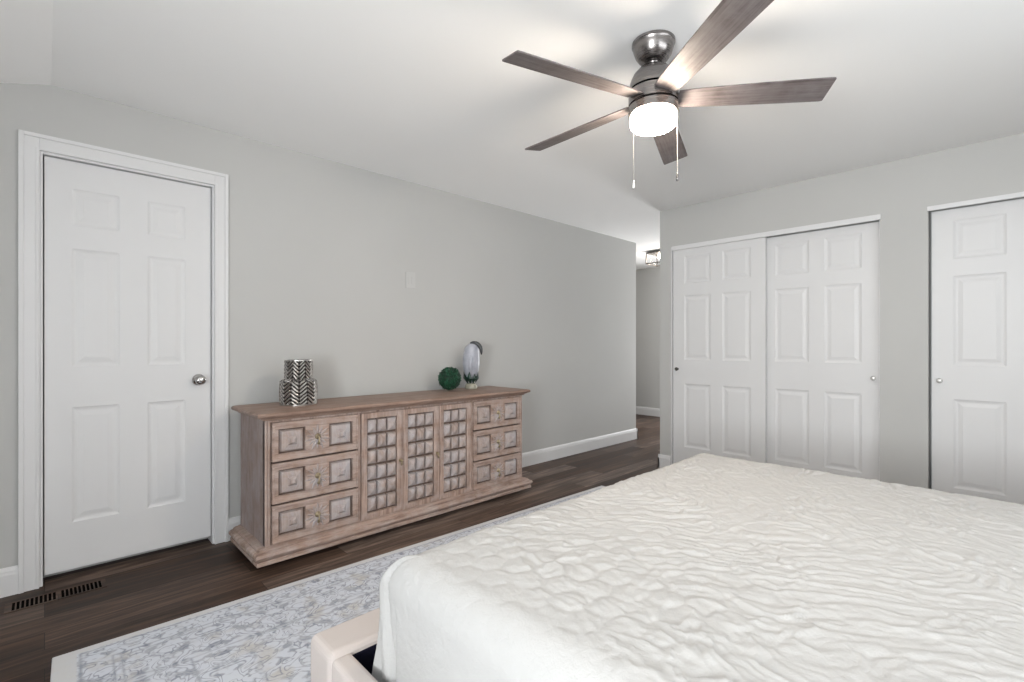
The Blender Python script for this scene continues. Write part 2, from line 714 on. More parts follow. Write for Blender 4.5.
# knob: lathe turned to face the room
bm = BM()
lathe(bm, [(.031, 0), (.033, .004), (.028, .009), (.013, .013), (.012, .030), (.018, .036), (.026, .045), (.028, .055), (.024, .064), (.012, .069), (.001, .070)], 28)
bmesh.ops.transform(bm, matrix=Matrix.Rotation(R(90), 4, 'X'), verts=bm.verts)
k = obj('door_knob', bm, M['chrome'], d1, smooth=True, loc=(.644, YD, .968))

# jamb + casing of the left door
bm = BM()
for a, b in ((DX0, -.006), (.709, DX1)):
    box(bm, a, b, YA + .001, YA + .115, 0, DZ)
box(bm, -.006, .709, YA + .001, YA + .115, 2.098, DZ)


def casing_bar(bm, side, a, b, z0, z1):
    """flat board with a thicker backband on the outer edge"""
    if side == 'L':
        box(bm, a, b, YA - .013, YA - .0005, z0, z1)
        box(bm, a, a + .018, YA - .021, YA - .013, z0, z1)
        box(bm, b - .012, b, YA - .016, YA - .013, z0, DZ + .008)
    elif side == 'R':
        box(bm, a, b, YA - .013, YA - .0005, z0, z1)
        box(bm, b - .018, b, YA - .021, YA - .013, z0, z1)
        box(bm, a, a + .012, YA - .016, YA - .013, z0, DZ + .008)
    else:
        box(bm, a, b, YA - .013, YA - .0005, z0, z1)
        box(bm, -.071, .770, YA - .021, YA - .013, z1 - .018, z1)
        box(bm, a, b, YA - .016, YA - .013, z0, z0 + .012)


casing_bar(bm, 'L', -.089, DX0 + .004, 0, 2.184)
casing_bar(bm, 'R', DX1 - .004, .788, 0, 2.184)
casing_bar(bm, 'T', DX0 + .004, DX1 - .004, DZ - .004, 2.184)
struct(obj('trim_1', bm, M['trim'], bevel=.003))


def closet_knob(parent, y, z, xface, m):
    bm = BM()
    lathe(bm, [(.010, 0), (.010, .006), (.006, .010), (.007, .016), (.013, .021), (.0165, .028), (.014, .035), (.006, .038), (.001, .0385)], 20)
    bmesh.ops.transform(bm, matrix=Matrix.Rotation(R(-90), 4, 'Y'), verts=bm.verts)
    return obj('door_knob', bm, m, parent, smooth=True, loc=(xface, y, z))


CU = [(.108, .352), (.455, .690)]
CZ = [(.235, .815), (1.035, 1.622), (1.730, 1.985)]
XF = XB + .012
XR = XB + .066
dl = panel_door('door_2', .803, .02, 2.055, CU, CZ, lambda u, n, z: (XF - n, 2.205 - u, z))
tag(dl, 'white sliding closet door nearest the hall, with dark knob', 'door')
closet_knob(dl, 2.160, .947, XF, M['dark_bronze'])
dr = panel_door('door_3', .803, .02, 2.048, CU, CZ, lambda u, n, z: (XR - n, 1.455 - u, z))
tag(dr, 'white sliding closet door set back, second from the hall', 'door')
closet_knob(dr, .693, .932, XR, M['white_knob'])
d4 = panel_door('door_4', .803, .02, 2.060, CU, CZ, lambda u, n, z: (XR - n, .379 - u, z))
tag(d4, 'white sliding closet door at the right edge, second closet', 'door')
closet_knob(d4, .337, .934, XR, M['white_knob'])
d5 = panel_door('door_5', .803, .02, 2.050, CU, CZ, lambda u, n, z: (XF - n, -.195 - u, z))
tag(d5, 'white sliding closet door of the second closet, the farther from the hall', 'door')
# track fascias and jamb strips
bm = BM()
box(bm, XB - .010, XB + .010, O1[0] - .006, O1[1] - .012, 2.047, OZ + .004)
box(bm, XB + .001, XB + .125, O1[1] - .010, O1[1] - .0005, 0, OZ)
box(bm, XB + .001, XB + .125, O1[0] + .0005, O1[0] + .004, 0, OZ)
struct(obj('trim_2', bm, M['trim'], bevel=.002))
bm = BM()
box(bm, XB - .010, XB + .010, O2[0], O2[1] + .004, 2.056, OZ + .004)
struct(obj('trim_3', bm, M['trim'], bevel=.002))

# ------------------------------------------------------------------ rug
RA = math.atan2(2.362 - 2.48, 3.289 - .02)
corner = Vector((.020, 2.478, 0))
ux, uy = Vector((math.cos(RA), math.sin(RA), 0)), Vector((math.sin(RA), -math.cos(RA), 0))
rc = corner + ux * RUGX / 2 + uy * RUGY / 2
bm = BM()
box(bm, -RUGX / 2, RUGX / 2, -RUGY / 2, RUGY / 2, 0.0, .010)
rug = obj('area_rug', bm, M['rug'], bevel=.004, loc=rc + Vector((0, 0, .0005)))
rug.rotation_euler = (0, 0, RA)
tag(rug, 'faded blue-grey and cream patterned rug under the bed on dark floor', 'rug')

# ------------------------------------------------------------------ bed
bed = thing('upholstered_bed', 'beige upholstered bed frame standing on the patterned rug', 'bed', (1.628, .2, .0115))
BL = bed.location


def bbox(bm, x0, x1, y0, y1, z0, z1):
    box(bm, x0 - BL.x, x1 - BL.x, y0 - BL.y, y1 - BL.y, z0 - BL.z, z1 - BL.z)


BX0, BX1 = .556, 2.690
bm = BM()
bbox(bm, BX0, BX1, 1.285, 1.434, .05, .325)
obj('footboard', bm, M['upholstery'], bed, bevel=.022, seg=4)
for x0, x1 in ((BX0 + .003, BX0 + .062), (BX1 - .062, BX1 - .003)):
    bm = BM()
    bbox(bm, x0, x1, -.98, 1.291, .05, .315)
    obj('side_rail', bm, M['upholstery'], bed, bevel=.016, seg=4)
bm = BM()
bbox(bm, BX0, BX1, -1.07, -.98, .05, 1.02)
obj('headboard', bm, M['upholstery'], bed, bevel=.025, seg=4)
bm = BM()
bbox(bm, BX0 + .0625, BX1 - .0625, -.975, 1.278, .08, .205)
bbox(bm, BX0 + .0625, BX1 - .0625, 1.2785, 1.2848, .08, .303)  # near-black panels added over the inner faces as shade in the gap
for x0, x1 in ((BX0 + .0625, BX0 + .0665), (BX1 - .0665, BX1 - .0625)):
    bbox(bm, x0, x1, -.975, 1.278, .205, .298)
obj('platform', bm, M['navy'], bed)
bm = BM()
bbox(bm, .72, 2.54, -.96, 1.10, .206, .555)
obj('mattress', bm, M['mattress'], bed, bevel=.05, seg=3)
for x in (.60, 2.656):
    for y in (-1.0, 1.36):
        bm = BM()
        lathe(bm, [(.022, .0), (.028, .04)], 12, (x - BL.x, y - BL.y, 0))
        obj('foot', bm, M['black'], bed)

# quilt: a sheet draped over the mattress
XI0, XI1, YI1, RR = .738, 2.482, 1.108, .086
ZT = .600
drop = .420


def fbm(x, y, z=0, o=3):
    return noise.fractal(Vector((x, y, z)), 1.0, 2.0, o)


def ridged(x, y, z=0, p=2.5):
    a = 1 - abs(noise.noise(Vector((x, y, z)))) * 2.0
    return max(a, 0) ** p


def sstep(a, b, x):
    t = min(1, max(0, (x - a) / (b - a)))
    return t * t * (3 - 2 * t)


def ovals(s, t):
    """stitched ovals: puffed inside, thin seam between neighbours"""
    gx, gy = s / .084, t / .068
    f1 = f2 = 9
    j0 = math.floor(gy)
    for j in (j0 - 1, j0, j0 + 1, j0 + 2):
        off = .5 if j % 2 else 0
        i0 = math.floor(gx - off)
        for i in (i0 - 1, i0, i0 + 1, i0 + 2):
            q = noise.noise(Vector((i * 3.7, j * 5.1, .5))) * .10
            dd = math.hypot(gx - off - i - q, (gy - j - q) * .9)
            if dd < f1:
                f1, f2 = dd, f1
            elif dd < f2:
                f2 = dd
    return 1 - math.exp(-((f2 - f1) / .24) ** 2)


def quilt_point(s, t):
    nx = min(max(s, XI0), XI1)
    ny = min(t, YI1)
    ex, ey = s - nx, t - ny
    d = max(abs(ex), abs(ey))
    e = math.hypot(ex, ey)
    if e > 1e-9:
        dx, dy = ex / e, ey / e
        sq = (1 / max(abs(dx), abs(dy))) ** .75
    else:
        dx = dy = 0
        sq = 1
    arc = RR * math.pi / 2
    th = min(d, arc) / RR
    out = RR * math.sin(th)
    z = ZT - RR * (1 - math.cos(th))
    L = max(0, d - arc)
    foot = max(0, dy)
    fl = .02 + .10 * foot
    if L > 0:
        if dx < 0 and dy > 0:
            phi = math.degrees(math.atan2(dy, dx))
            fl += -.05 + .05 * math.exp(-((phi - 125) / 16) ** 2)
        fold = .05 * noise.noise(Vector((s * 4.2 if abs(dy) > .5 else 5, t * 4.2 if abs(dx) > .5 else 9, 3.1)))
        out += L * (fl + fold)
        z -= L * math.sqrt(max(.1, 1 - fl * fl))
    nrm = Vector((dx * math.sin(th), dy * math.sin(th), math.cos(th))) if e > 1e-9 else Vector((0, 0, 1))
    p = Vector((nx + dx * out * sq, ny + dy * out * sq, z))
    top = 1 - sstep(0, .12, d)
    p.z += .007 * fbm(s * 1.6, t * 1.6, 1.7, 2) * top
    # the creases turn from across the bed (left) to the diagonal (right)
    ang = R(74 - 37 * sstep(.9, 1.7, s))
    wx = .075 * fbm(s * 4.5, t * 4.5, 4.0, 3)
    wy = .075 * fbm(s * 4.5 + 9, t * 4.5, 4.0, 3)
    a = (s + wx) * math.cos(ang) + (t + wy) * math.sin(ang)
    b = -(s + wx) * math.sin(ang) + (t + wy) * math.cos(ang)
    lift = sstep(.78, 1.02, s + .30 * (1 - t) * (t < 1))
    amp = (.45 + .75 * fbm(s * 3.4, t * 3.4, 8.0, 2)) * lift * (1 - .6 * sstep(0, .2, d))
    amp = max(amp, .38 * lift)
    h = amp * (.0066 * ridged(a * 11, b * 25, .4) + .0052 * ridged(a * 23 + 3, b * 45, 2.4, 1.6))
    h += .0026 * fbm(a * 36, b * 60, 5, 2) * (.35 + .65 * lift)
    qa = (.25 + .75 * sstep(1.9, .95, s) * sstep(.15, .6, t)) * (1 - .85 * sstep(.0, .12, d)) * (.35 + .65 * sstep(.70, .86, s))
    h += .0034 * ovals(s, t) * qa
    if dx < 0 and dy > 0:
        # the fold where the foot drop meets the side drop
        phi = math.degrees(math.atan2(dy, dx))
        cr = 128 + 50 * min(1, d / .40)
        k = min(1, d / .06)
        h += k * (.009 * math.exp(-((phi - cr + 9) / 8) ** 2) * (phi < cr) - .010 * math.exp(-((phi - cr - 2) / 5) ** 2) * (phi >= cr))
    return p + nrm * h


bm = BM()
s0, s1 = XI0 - drop, XI1 + drop
t0, t1 = -.93, YI1 + drop - .02
NS, NTT = 500, 470
grid = []
for i in range(NS + 1):
    s = s0 + (s1 - s0) * i / NS
    grid.append([bm.verts.new(quilt_point(s, t0 + (t1 - t0) * k / NTT)) for k in range(NTT + 1)])
for i in range(NS):
    for k in range(NTT):
        bm.faces.new((grid[i][k], grid[i + 1][k], grid[i + 1][k + 1], grid[i][k + 1]))
quilt = obj('quilt', bm, M['quilt'], smooth=True)
so = quilt.modifiers.new('thickness', 'SOLIDIFY')
so.thickness = .008
so.offset = -1
tag(quilt, 'rumpled white stitched quilt spread over the bed', 'quilt')

# ------------------------------------------------------------------ dresser
DO = Vector((1.770, 2.98, 0))
KD = .9755


def kz(z):
    return 1.1714 - (1.1714 - z) * KD


dresser = thing('dresser', 'long whitewashed carved wooden dresser against the left wall', 'dresser', DO)


def dp(bm):
    bmesh.ops.translate(bm, verts=bm.verts, vec=-DO)
    return bm


BXL, BXR, BYF, BYB = .832, 2.750, 2.731, 3.170
ZB0, ZB1 = kz(.078), kz(.762)
bm = BM()
rect_loft(bm, BXL, BXR, BYF, BYB + .005, [(.052, .030), (.052, .046), (.045, .050), (.053, .059), (.059, .067), (.061, .075), (.057, .084), (.048, .090), (.037, .092),
                                   (.037, .098), (.030, .100), (.030, .103), (.022, .105), (.010, .106), (.010, .108), (0, .109)])
smooth_by_angle(obj('base_moulding', dp(bm), M['dresser'], dresser), 30)
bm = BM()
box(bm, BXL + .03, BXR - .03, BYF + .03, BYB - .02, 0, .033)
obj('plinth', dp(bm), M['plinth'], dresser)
bm = BM()
rect_loft(bm, BXL, BXR, BYF, BYB, [(0, .768), (.012, .772), (.014, .779), (.026, .782), (.030, .788), (.042, .790), (.048, .797), (.048, .806), (.042, .812), (.030, .815)])
smooth_by_angle(obj('top', dp(bm), M['dresser_top'], dresser), 30)
# case: recessed front so drawers and doors sit inside frame members
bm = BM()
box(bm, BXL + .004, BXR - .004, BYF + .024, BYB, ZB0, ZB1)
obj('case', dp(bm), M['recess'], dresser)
bm = BM()
for x0, x1 in ((BXL, .886 * KD), (2.799 * KD, BXR)):
    box(bm, x0, x1, BYF + .006, BYF + .028, ZB0, ZB1)
for x0, x1 in ((BXL, BXL + .011), (BXL + .016, BXL + .026), (BXR - .008, BXR), (BXR - .018, BXR - .011)):
    box(bm, x0, x1, BYF - .001, BYF + .008, ZB0, ZB1)
for x0, x1 in ((1.387 * KD, 1.404 * KD), (2.281 * KD, 2.300 * KD)):
    box(bm, x0, x1, BYF + .002, BYF + .028, ZB0, ZB1)
box(bm, BXL + .01, BXR - .01, BYF + .004, BYF + .028, kz(.745), ZB1)
obj('front_frame', dp(bm), M['dresser_v'], dresser, bevel=.003)
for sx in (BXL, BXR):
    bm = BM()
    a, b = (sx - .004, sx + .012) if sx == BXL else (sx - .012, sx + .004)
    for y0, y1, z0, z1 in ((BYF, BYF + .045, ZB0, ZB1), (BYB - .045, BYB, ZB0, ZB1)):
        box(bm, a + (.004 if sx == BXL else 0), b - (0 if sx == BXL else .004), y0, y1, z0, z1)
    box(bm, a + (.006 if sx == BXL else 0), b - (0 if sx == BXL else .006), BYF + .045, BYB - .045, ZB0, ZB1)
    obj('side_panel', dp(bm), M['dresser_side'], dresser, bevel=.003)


def frustum(bm, cx, cz, hw, hh, y0, y1, tw, th, n=0):
    """block standing out of a front face from y0 to y1 (towards -y)"""
    a = [bm.verts.new((cx + sx * hw, y0, cz + sz * hh)) for sx, sz in ((-1, -1), (1, -1), (1, 1), (-1, 1))]
    b = [bm.verts.new((cx + sx * tw, y1, cz + sz * th)) for sx, sz in ((-1, -1), (1, -1), (1, 1), (-1, 1))]
    for i in range(4):
        j = (i + 1) % 4
        bm.faces.new((a[i], a[j], b[j], b[i]))
    bm.faces.new(b)
    return b


def make_drawer(w, h):
    """drawer front around its own centre; room side is -y"""
    root_bm = BM()
    f, r = -.004, .014          # face plane and recess plane
    sqw, sqh = w * .292, h * .64
    gap = w * .015
    xs = [-w / 2, -w / 2 + w * .068, -w / 2 + w * .068 + sqw]
    cx = sqw / 2 + xs[1]
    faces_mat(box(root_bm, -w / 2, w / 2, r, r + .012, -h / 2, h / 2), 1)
    # frame bars round the two square recesses
    box(root_bm, -w / 2, w / 2, f, r, sqh / 2, h / 2)
    box(root_bm, -w / 2, w / 2, f, r, -h / 2, -sqh / 2)
    box(root_bm, -w / 2, xs[1], f, r, -sqh / 2, sqh / 2)
    box(root_bm, w / 2 - w * .068, w / 2, f, r, -sqh / 2, sqh / 2)
    box(root_bm, xs[2], -xs[2], f, r, -sqh / 2, sqh / 2)
    # thin raised lip round the edge
    for a, b, c, d in ((-w / 2, w / 2, h / 2 - .012, h / 2), (-w / 2, w / 2, -h / 2, -h / 2 + .012)):
        box(root_bm, a, b, f - .005, f, c, d)
    for a, b in ((-w / 2, -w / 2 + .012), (w / 2 - .012, w / 2)):
        box(root_bm, a, b, f - .005, f, -h / 2 + .012, h / 2 - .012)
    pan = []
    for s in (-1, 1):
        pb = BM()
        c = s * -cx
        hw, hh = sqw / 2 - gap, sqh / 2 - gap
        frustum(pb, c, 0, hw, hh, r + .001, f + .002, hw * .86, hh * .86)
        frustum(pb, c, 0, hw * .86, hh * .86, f + .002, f - .003, hw * .50, hh * .50)
        frustum(pb, c, 0, hw * .42, hh * .42, f - .002, f - .016, hw * .16, hh * .16)
        pan.append(pb)
    # carved sunburst
    sb = BM()
    n = 14
    for q in range(n):
        a = 2 * math.pi * q / n + .22
        ln = min(h * .36, sqw * .52) * (1 if q % 2 else .82)
        ca, sa = math.cos(a), math.sin(a)
        pts = []
        for rr, ww in ((.010, .0030), (ln * .60, .0085), (ln, .002)):
            pts.append((rr, ww))
        L_ = [sb.verts.new((rr * ca - ww * sa, f, rr * sa + ww * ca)) for rr, ww in pts]
        R_ = [sb.verts.new((rr * ca + ww * sa, f, rr * sa - ww * ca)) for rr, ww in pts]
        Mi = [sb.verts.new((rr * ca, f - (.006 if i == 1 else .003), rr * sa)) for i, (rr, ww) in enumerate(pts)]
        for i in range(2):
            sb.faces.new((L_[i], L_[i + 1], Mi[i + 1], Mi[i]))
            sb.faces.new((Mi[i], Mi[i + 1], R_[i + 1], R_[i]))
    # pull: rosette, post and drop
    pl = BM()
    lathe(pl, [(.017, 0), (.016, .004), (.010, .007), (.006, .012), (.006, .016), (.001, .018)], 14)
    bmesh.ops.transform(pl, matrix=Matrix.Translation((0, f - .001, .004)) @ Matrix.Rotation(R(90), 4, 'X'), verts=pl.verts)
    tube(pl, [(0, f - .014, .004), (.002, f - .018, -.008), (.002, f - .017, -.022), (0, f - .014, -.036), (0, f - .012, -.041)], [.003, .0035, .005, .009, .004], 10)
    return root_bm, pan, sb, pl


DZS = [(kz(a), kz(b)) for a, b in ((.532, .744), (.301, .521), (.085, .290))]
for x0, x1 in ((.889 * KD, 1.385 * KD), (2.302 * KD, 2.796 * KD)):
    for z0, z1 in DZS:
        fb, pan, sb, pl = make_drawer(x1 - x0, z1 - z0)
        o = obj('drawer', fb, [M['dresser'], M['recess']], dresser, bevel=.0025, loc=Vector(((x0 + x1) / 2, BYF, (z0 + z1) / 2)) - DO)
        for pb in pan:
            obj('carved_panel', pb, M['panel'], o)
        obj('sunburst_carving', sb, M['panel'], o)
        q = obj('drop_pull', pl, M['knob_brass'], o, smooth=True)
        q['label'] = 'aged brass drop pull'


def make_cabinet_door(w, h):
    b = BM()
    f, r = -.006, .018
    st, tr = w * .135, .034
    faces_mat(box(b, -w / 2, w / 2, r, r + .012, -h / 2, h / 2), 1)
    box(b, -w / 2, -w / 2 + st, f, r, -h / 2, h / 2)
    box(b, w / 2 - st, w / 2, f, r, -h / 2, h / 2)
    box(b, -w / 2 + st, w / 2 - st, f, r, h / 2 - tr, h / 2)
    box(b, -w / 2 + st, w / 2 - st, f, r, -h / 2, -h / 2 + tr)
    for a, c in ((-w / 2, -w / 2 + .010), (w / 2 - .010, w / 2)):
        box(b, a, c, f - .004, f, -h / 2, h / 2)
    g = BM()
    iw, ih = w - 2 * st, h - 2 * tr
    cw, ch = iw / 3, ih / 6
    for i in range(3):
        for k in range(6):
            cx = -iw / 2 + cw * (i + .5)
            cz = -ih / 2 + ch * (k + .5)
            hw, hh = cw * .45, ch * .44
            frustum(g, cx, cz, hw, hh, r + .001, f + .006, hw * .88, hh * .88)
            frustum(g, cx, cz, hw * .88, hh * .88, f + .006, f - .004, hw * .55, hh * .58)
            frustum(g, cx, cz, hw * .55, hh * .58, f - .004, f - .012, hw * .10, hh * .12)
    return b, g


DW = (2.279 - 1.406) / 3 * KD
for i in range(3):
    x0, x1 = 1.406 * KD + DW * i + .002, 1.406 * KD + DW * (i + 1) - .002
    b, g = make_cabinet_door(x1 - x0, kz(.744) - kz(.083))
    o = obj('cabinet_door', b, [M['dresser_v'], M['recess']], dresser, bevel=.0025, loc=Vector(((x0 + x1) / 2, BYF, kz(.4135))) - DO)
    obj('carved_grid', g, M['panel'], o)
    if i < 2:
        pl = BM()
        lathe(pl, [(.011, 0), (.010, .004), (.005, .008), (.006, .014), (.010, .019), (.008, .024), (.001, .026)], 14)
        bmesh.ops.transform(pl, matrix=Matrix.Translation(((x1 - x0) / 2 - .016, -.006, .0)) @ Matrix.Rotation(R(90), 4, 'X'), verts=pl.verts)
        tube(pl, [((x1 - x0) / 2 - .016, -.024, 0), ((x1 - x0) / 2 - .016, -.026, -.016), ((x1 - x0) / 2 - .016, -.022, -.030)], [.004, .006, .003], 8)
        q = obj('drop_pull', pl, M['knob_brass'], o, smooth=True)
        q['label'] = 'aged brass drop pull'

ZD = .8155
# ------------------------------------------------------------------ silver vase (two tiers, herringbone relief)
silver = NT('hammered_silver').set((.46, .44, .42), .28, 1).m
darks = NT('dark_relief_metal').set((.07, .064, .062), .35, .7).m  # darker metal on the low parts of the relief
bm = BM()


def vase_r(z):
    # z 0..1
    if z < .52:
        return .105 - .006 * abs(z / .52 - .5)
    if z < .60:
        k = (z - .52) / .08
        return .102 - (.102 - .077) * sstep(0, 1, k)
    return .077 + .002 * math.sin((z - .585) / .415 * math.pi)


NA, NZ, HV = 192, 120, .265
rings = []
hmap = []
for k in range(NZ + 1):
    zz = k / NZ
    row, hrow = [], []
    for i in range(NA):
        u = i / NA * 7               # six herringbone columns
        fu = abs((u % 1) - .5) * 2   # 0 in the middle of a column, 1 on its edge
        ph = (zz * 12 - fu * 1.7 + .15 * noise.noise(Vector((u * 2.2, zz * 9, 0)))) % 1
        lobe = math.sin(math.pi * ph) ** .9 * (1 - .55 * (fu > .93)) * (1 - .6 * (fu < .06))
        if zz < .03 or zz > .975:
            lobe = .9
        r = vase_r(zz) - .010 + .012 * lobe
        a = 2 * math.pi * i / NA + .35
        row.append(bm.verts.new((r * math.cos(a), r * math.sin(a), zz * HV)))
        hrow.append(lobe)
    rings.append(row)
    hmap.append(hrow)
for k in range(NZ):
    for i in range(NA):
        j = (i + 1) % NA
        f = bm.faces.new((rings[k][i], rings[k][j], rings[k + 1][j], rings[k + 1][i]))
        f.material_index = 1 if (hmap[k][i] + hmap[k + 1][j]) / 2 < .58 else 0
# inner wall and bottom so the neck is open
inner = [[bm.verts.new((.064 * math.cos(2 * math.pi * i / NA + .35), .064 * math.sin(2 * math.pi * i / NA + .35), z)) for i in range(NA)] for z in (HV, .02)]
for A, B in ((rings[-1], inner[0]), (inner[0], inner[1])):
    for i in range(NA):
        j = (i + 1) % NA
        f = bm.faces.new((A[i], A[j], B[j], B[i]))
        f.material_index = 1 if A is inner[0] else 0
f = bm.faces.new(inner[1])
f.material_index = 1
bm.faces.new(rings[0])
vase = obj('vase', bm, [silver, darks], loc=(1.097, 2.980, ZD))
smooth_by_angle(vase, 50)
tag(vase, 'silver two-tier vase with herringbone relief on the left end of the dresser', 'vase')

# ------------------------------------------------------------------ green ball
gm = NT('dark_green_leaf').set((.008, .075, .035), .55)
c = gm.coords()
nn = gm.noise(c, 40, 2)
rr_ = gm.ramp(nn, 0, [(.35, (.003, .024, .012)), (.7, (.012, .10, .046))])
gm.l(rr_, 0, gm.b, 'Base Color')
bm = BM()
bmesh.ops.create_icosphere(bm, subdivisions=3, radius=.074)
rnd = random.Random(3)
NL = 420
for q in range(NL):
    zz = 1 - 2 * (q + .5) / NL
    rad = math.sqrt(1 - zz * zz)
    a = q * 2.399963
    nrm = Vector((rad * math.cos(a), rad * math.sin(a), zz))
    t1_ = nrm.orthogonal().normalized()
    t1_ = Matrix.Rotation(rnd.random() * 6.28, 3, nrm) @ t1_
    t2_ = nrm.cross(t1_)
    ln, wd = .017 * rnd.uniform(.8, 1.2), .008
    p0 = nrm * .072
    p1 = p0 + nrm * .013
    v = [bm.verts.new(p) for p in (p0 - t1_ * ln * .3, p1 - t2_ * wd, p1 + t1_ * ln * .7 + nrm * rnd.uniform(-.004, .014), p1 + t2_ * wd, p1 + nrm * .003)]
    for i in range(4):
        bm.faces.new((v[i], v[(i + 1) % 4], v[4]))
    bm.faces.new((v[3], v[2], v[1], v[0]))
lo = min(v.co.z for v in bm.verts)
ball = obj('leaf_ball', bm, gm.m, loc=(2.258, 3.032, ZD - lo))
tag(ball, 'round dark green leafy ball on the dresser beside the pale figurine', 'decoration')

# ------------------------------------------------------------------ bird figurine
fig = thing('bird_figurine', 'pale grey-blue bird figurine with dark bill and green base on the dresser', 'figurine', (2.480, 3.042, ZD))
pale = NT('pale_glaze').set((.43, .445, .50), .3, 0, .5)
c = pale.coords()
nn = pale.noise(c, 16, 3)
rr_ = pale.ramp(nn, 0, [(.3, (.29, .305, .36)), (.7, (.44, .455, .51))])
pale.l(rr_, 0, pale.b, 'Base Color')
gmat = NT('clear_tinted_glass').set((.30, .29, .235), .15, 0, .5)
bm = BM()
lathe(bm, [(.050, 0), (.052, .006), (.047, .030), (.040, .040), (.028, .046), (.001, .047)], 28)
obj('stand', bm, gmat.m, fig, smooth=True)
# leaves round the foot of the bird
bm = BM()
for q in range(9):
    a = 2 * math.pi * q / 9 + .3
    ca, sa = math.cos(a), math.sin(a)
    base = Vector((ca * .030, sa * .030, .040))
    tip = Vector((ca * .060, sa * .060, .125 + .018 * (q % 2)))
    mid = Vector((ca * .058, sa * .058, .085))
    tn = Vector((-sa, ca, 0))
    v = [bm.verts.new(p) for p in (base, mid + tn * .022, tip, mid - tn * .022, mid * 1.0 + Vector((ca, sa, 0)) * .006)]
    for i in range(4):
        bm.faces.new((v[i], v[(i + 1) % 4], v[4]))
    bm.faces.new((v[0], v[3], v[2], v[1]))
obj('leaf_collar', bm, NT('deep_green_glaze').set((.006, .030, .020), .35).m, fig)
# body: upright, pointed tail below, head bent over to the right at the top
bm = BM()
vr = Vector((.719, -.695, 0))      # across the view
prof = [(z_, r_ * 1.16, s_) for z_, r_, s_ in [(.042, .004, 0), (.070, .016, 0), (.105, .038, 0), (.150, .056, 0), (.200, .062, 0), (.250, .061, 0), (.285, .058, .002), (.315, .055, .004), (.340, .048, .008), (.358, .035, .012), (.370, .018, .015), (.374, .003, .016)]]
rings = []
for z, r, sh in prof:
    o_ = vr * sh
    rings.append([bm.verts.new((o_.x + r * math.cos(2 * math.pi * i / 26), o_.y + r * .92 * math.sin(2 * math.pi * i / 26), z)) for i in range(26)])
for A, B in zip(rings, rings[1:]):
    for i in range(26):
        j = (i + 1) % 26
        bm.faces.new((A[i], A[j], B[j], B[i]))
bm.faces.new(rings[0])
bm.faces.new(rings[-1])
obj('body', bm, pale.m, fig, smooth=True)
bm = BM()
for s in (-1, 1):
    side = Vector((.695, .719, 0)) * s * .040
    tube(bm, [vr * .0 + side + Vector((0, 0, .30)), vr * .02 * 0 + side * 1.35 + Vector((0, 0, .24)), side * 1.3 + Vector((0, 0, .17)), side * .8 + Vector((0, 0, .10))], [.012, .026, .024, .006], 12)
obj('wing', bm, pale.m, fig, smooth=True)
bm = BM()
pts = []
for q in range(9):
    a = R(112 - 112 * q / 8)
    pts.append(vr * (.018 + .066 * math.cos(a)) - Vector((.695, .719, 0)) * .022 + Vector((0, 0, .300 + .073 * math.sin(a))))
pts.append(pts[-1] + vr * .001 + Vector((0, 0, -.024)))
tube(bm, pts, [.006, .011, .014, .016, .017, .017, .016, .014, .011, .004], 12)
o = obj('bill', bm, NT('slate_glaze').set((.045, .048, .052), .35).m, fig, smooth=True)

# ------------------------------------------------------------------ ceiling fan
FO = Vector((1.836, 1.0475, H))
fan = thing('ceiling_fan', 'five-blade brushed nickel ceiling fan with grey wood blades and lit lamp', 'fan', FO)
bm = BM()
lathe(bm, [(.080, -.0005), (.088, -.004), (.088, -.014), (.0845, -.018), (.083, -.028), (.074, -.056), (.060, -.076), (.047, -.084), (.020, -.086)], 48)
o = obj('canopy', bm, M['fan_metal'], fan, smooth=True)
smooth_by_angle(o, 35)
bm = BM()
lathe(bm, [(.016, -.080), (.026, -.086), (.028, -.094), (.018, -.100), (.018, -.110)], 24)
obj('downrod', bm, M['fan_metal'], fan, smooth=True)
bm = BM()
lathe(bm, [(.022, -.1040), (.040, -.1060), (.062, -.1160), (.082, -.1380), (.094, -.1640), (.100, -.1940), (.1005, -.2020),
           (.094, -.2030), (.094, -.2090), (.1005, -.2100), (.1015, -.2270), (.1015, -.2630), (.094, -.2640), (.094, -.2700), (.1015, -.2710), (.1015, -.3040), (.095, -.3070)], 56)
o = obj('motor_housing', bm, M['fan_metal'], fan, smooth=True)
smooth_by_angle(o, 35)
bm = BM()
for z in (-.2060, -.2670):
    lathe(bm, [(.0955, z - .0036), (.0958, z), (.0955, z + .0036)], 56)
obj('trim_ring', bm, M['black'], fan)
bm = BM()
lathe(bm, [(.0940, -.3055), (.0945, -.3120), (.0945, -.3400), (.093, -.3500), (.084, -.3580), (.068, -.3630), (.040, -.3660), (.001, -.3670)], 56)
o = obj('lamp_shade', bm, M['lamp'], fan, smooth=True)
o['label'] = 'glowing white opal glass shade'

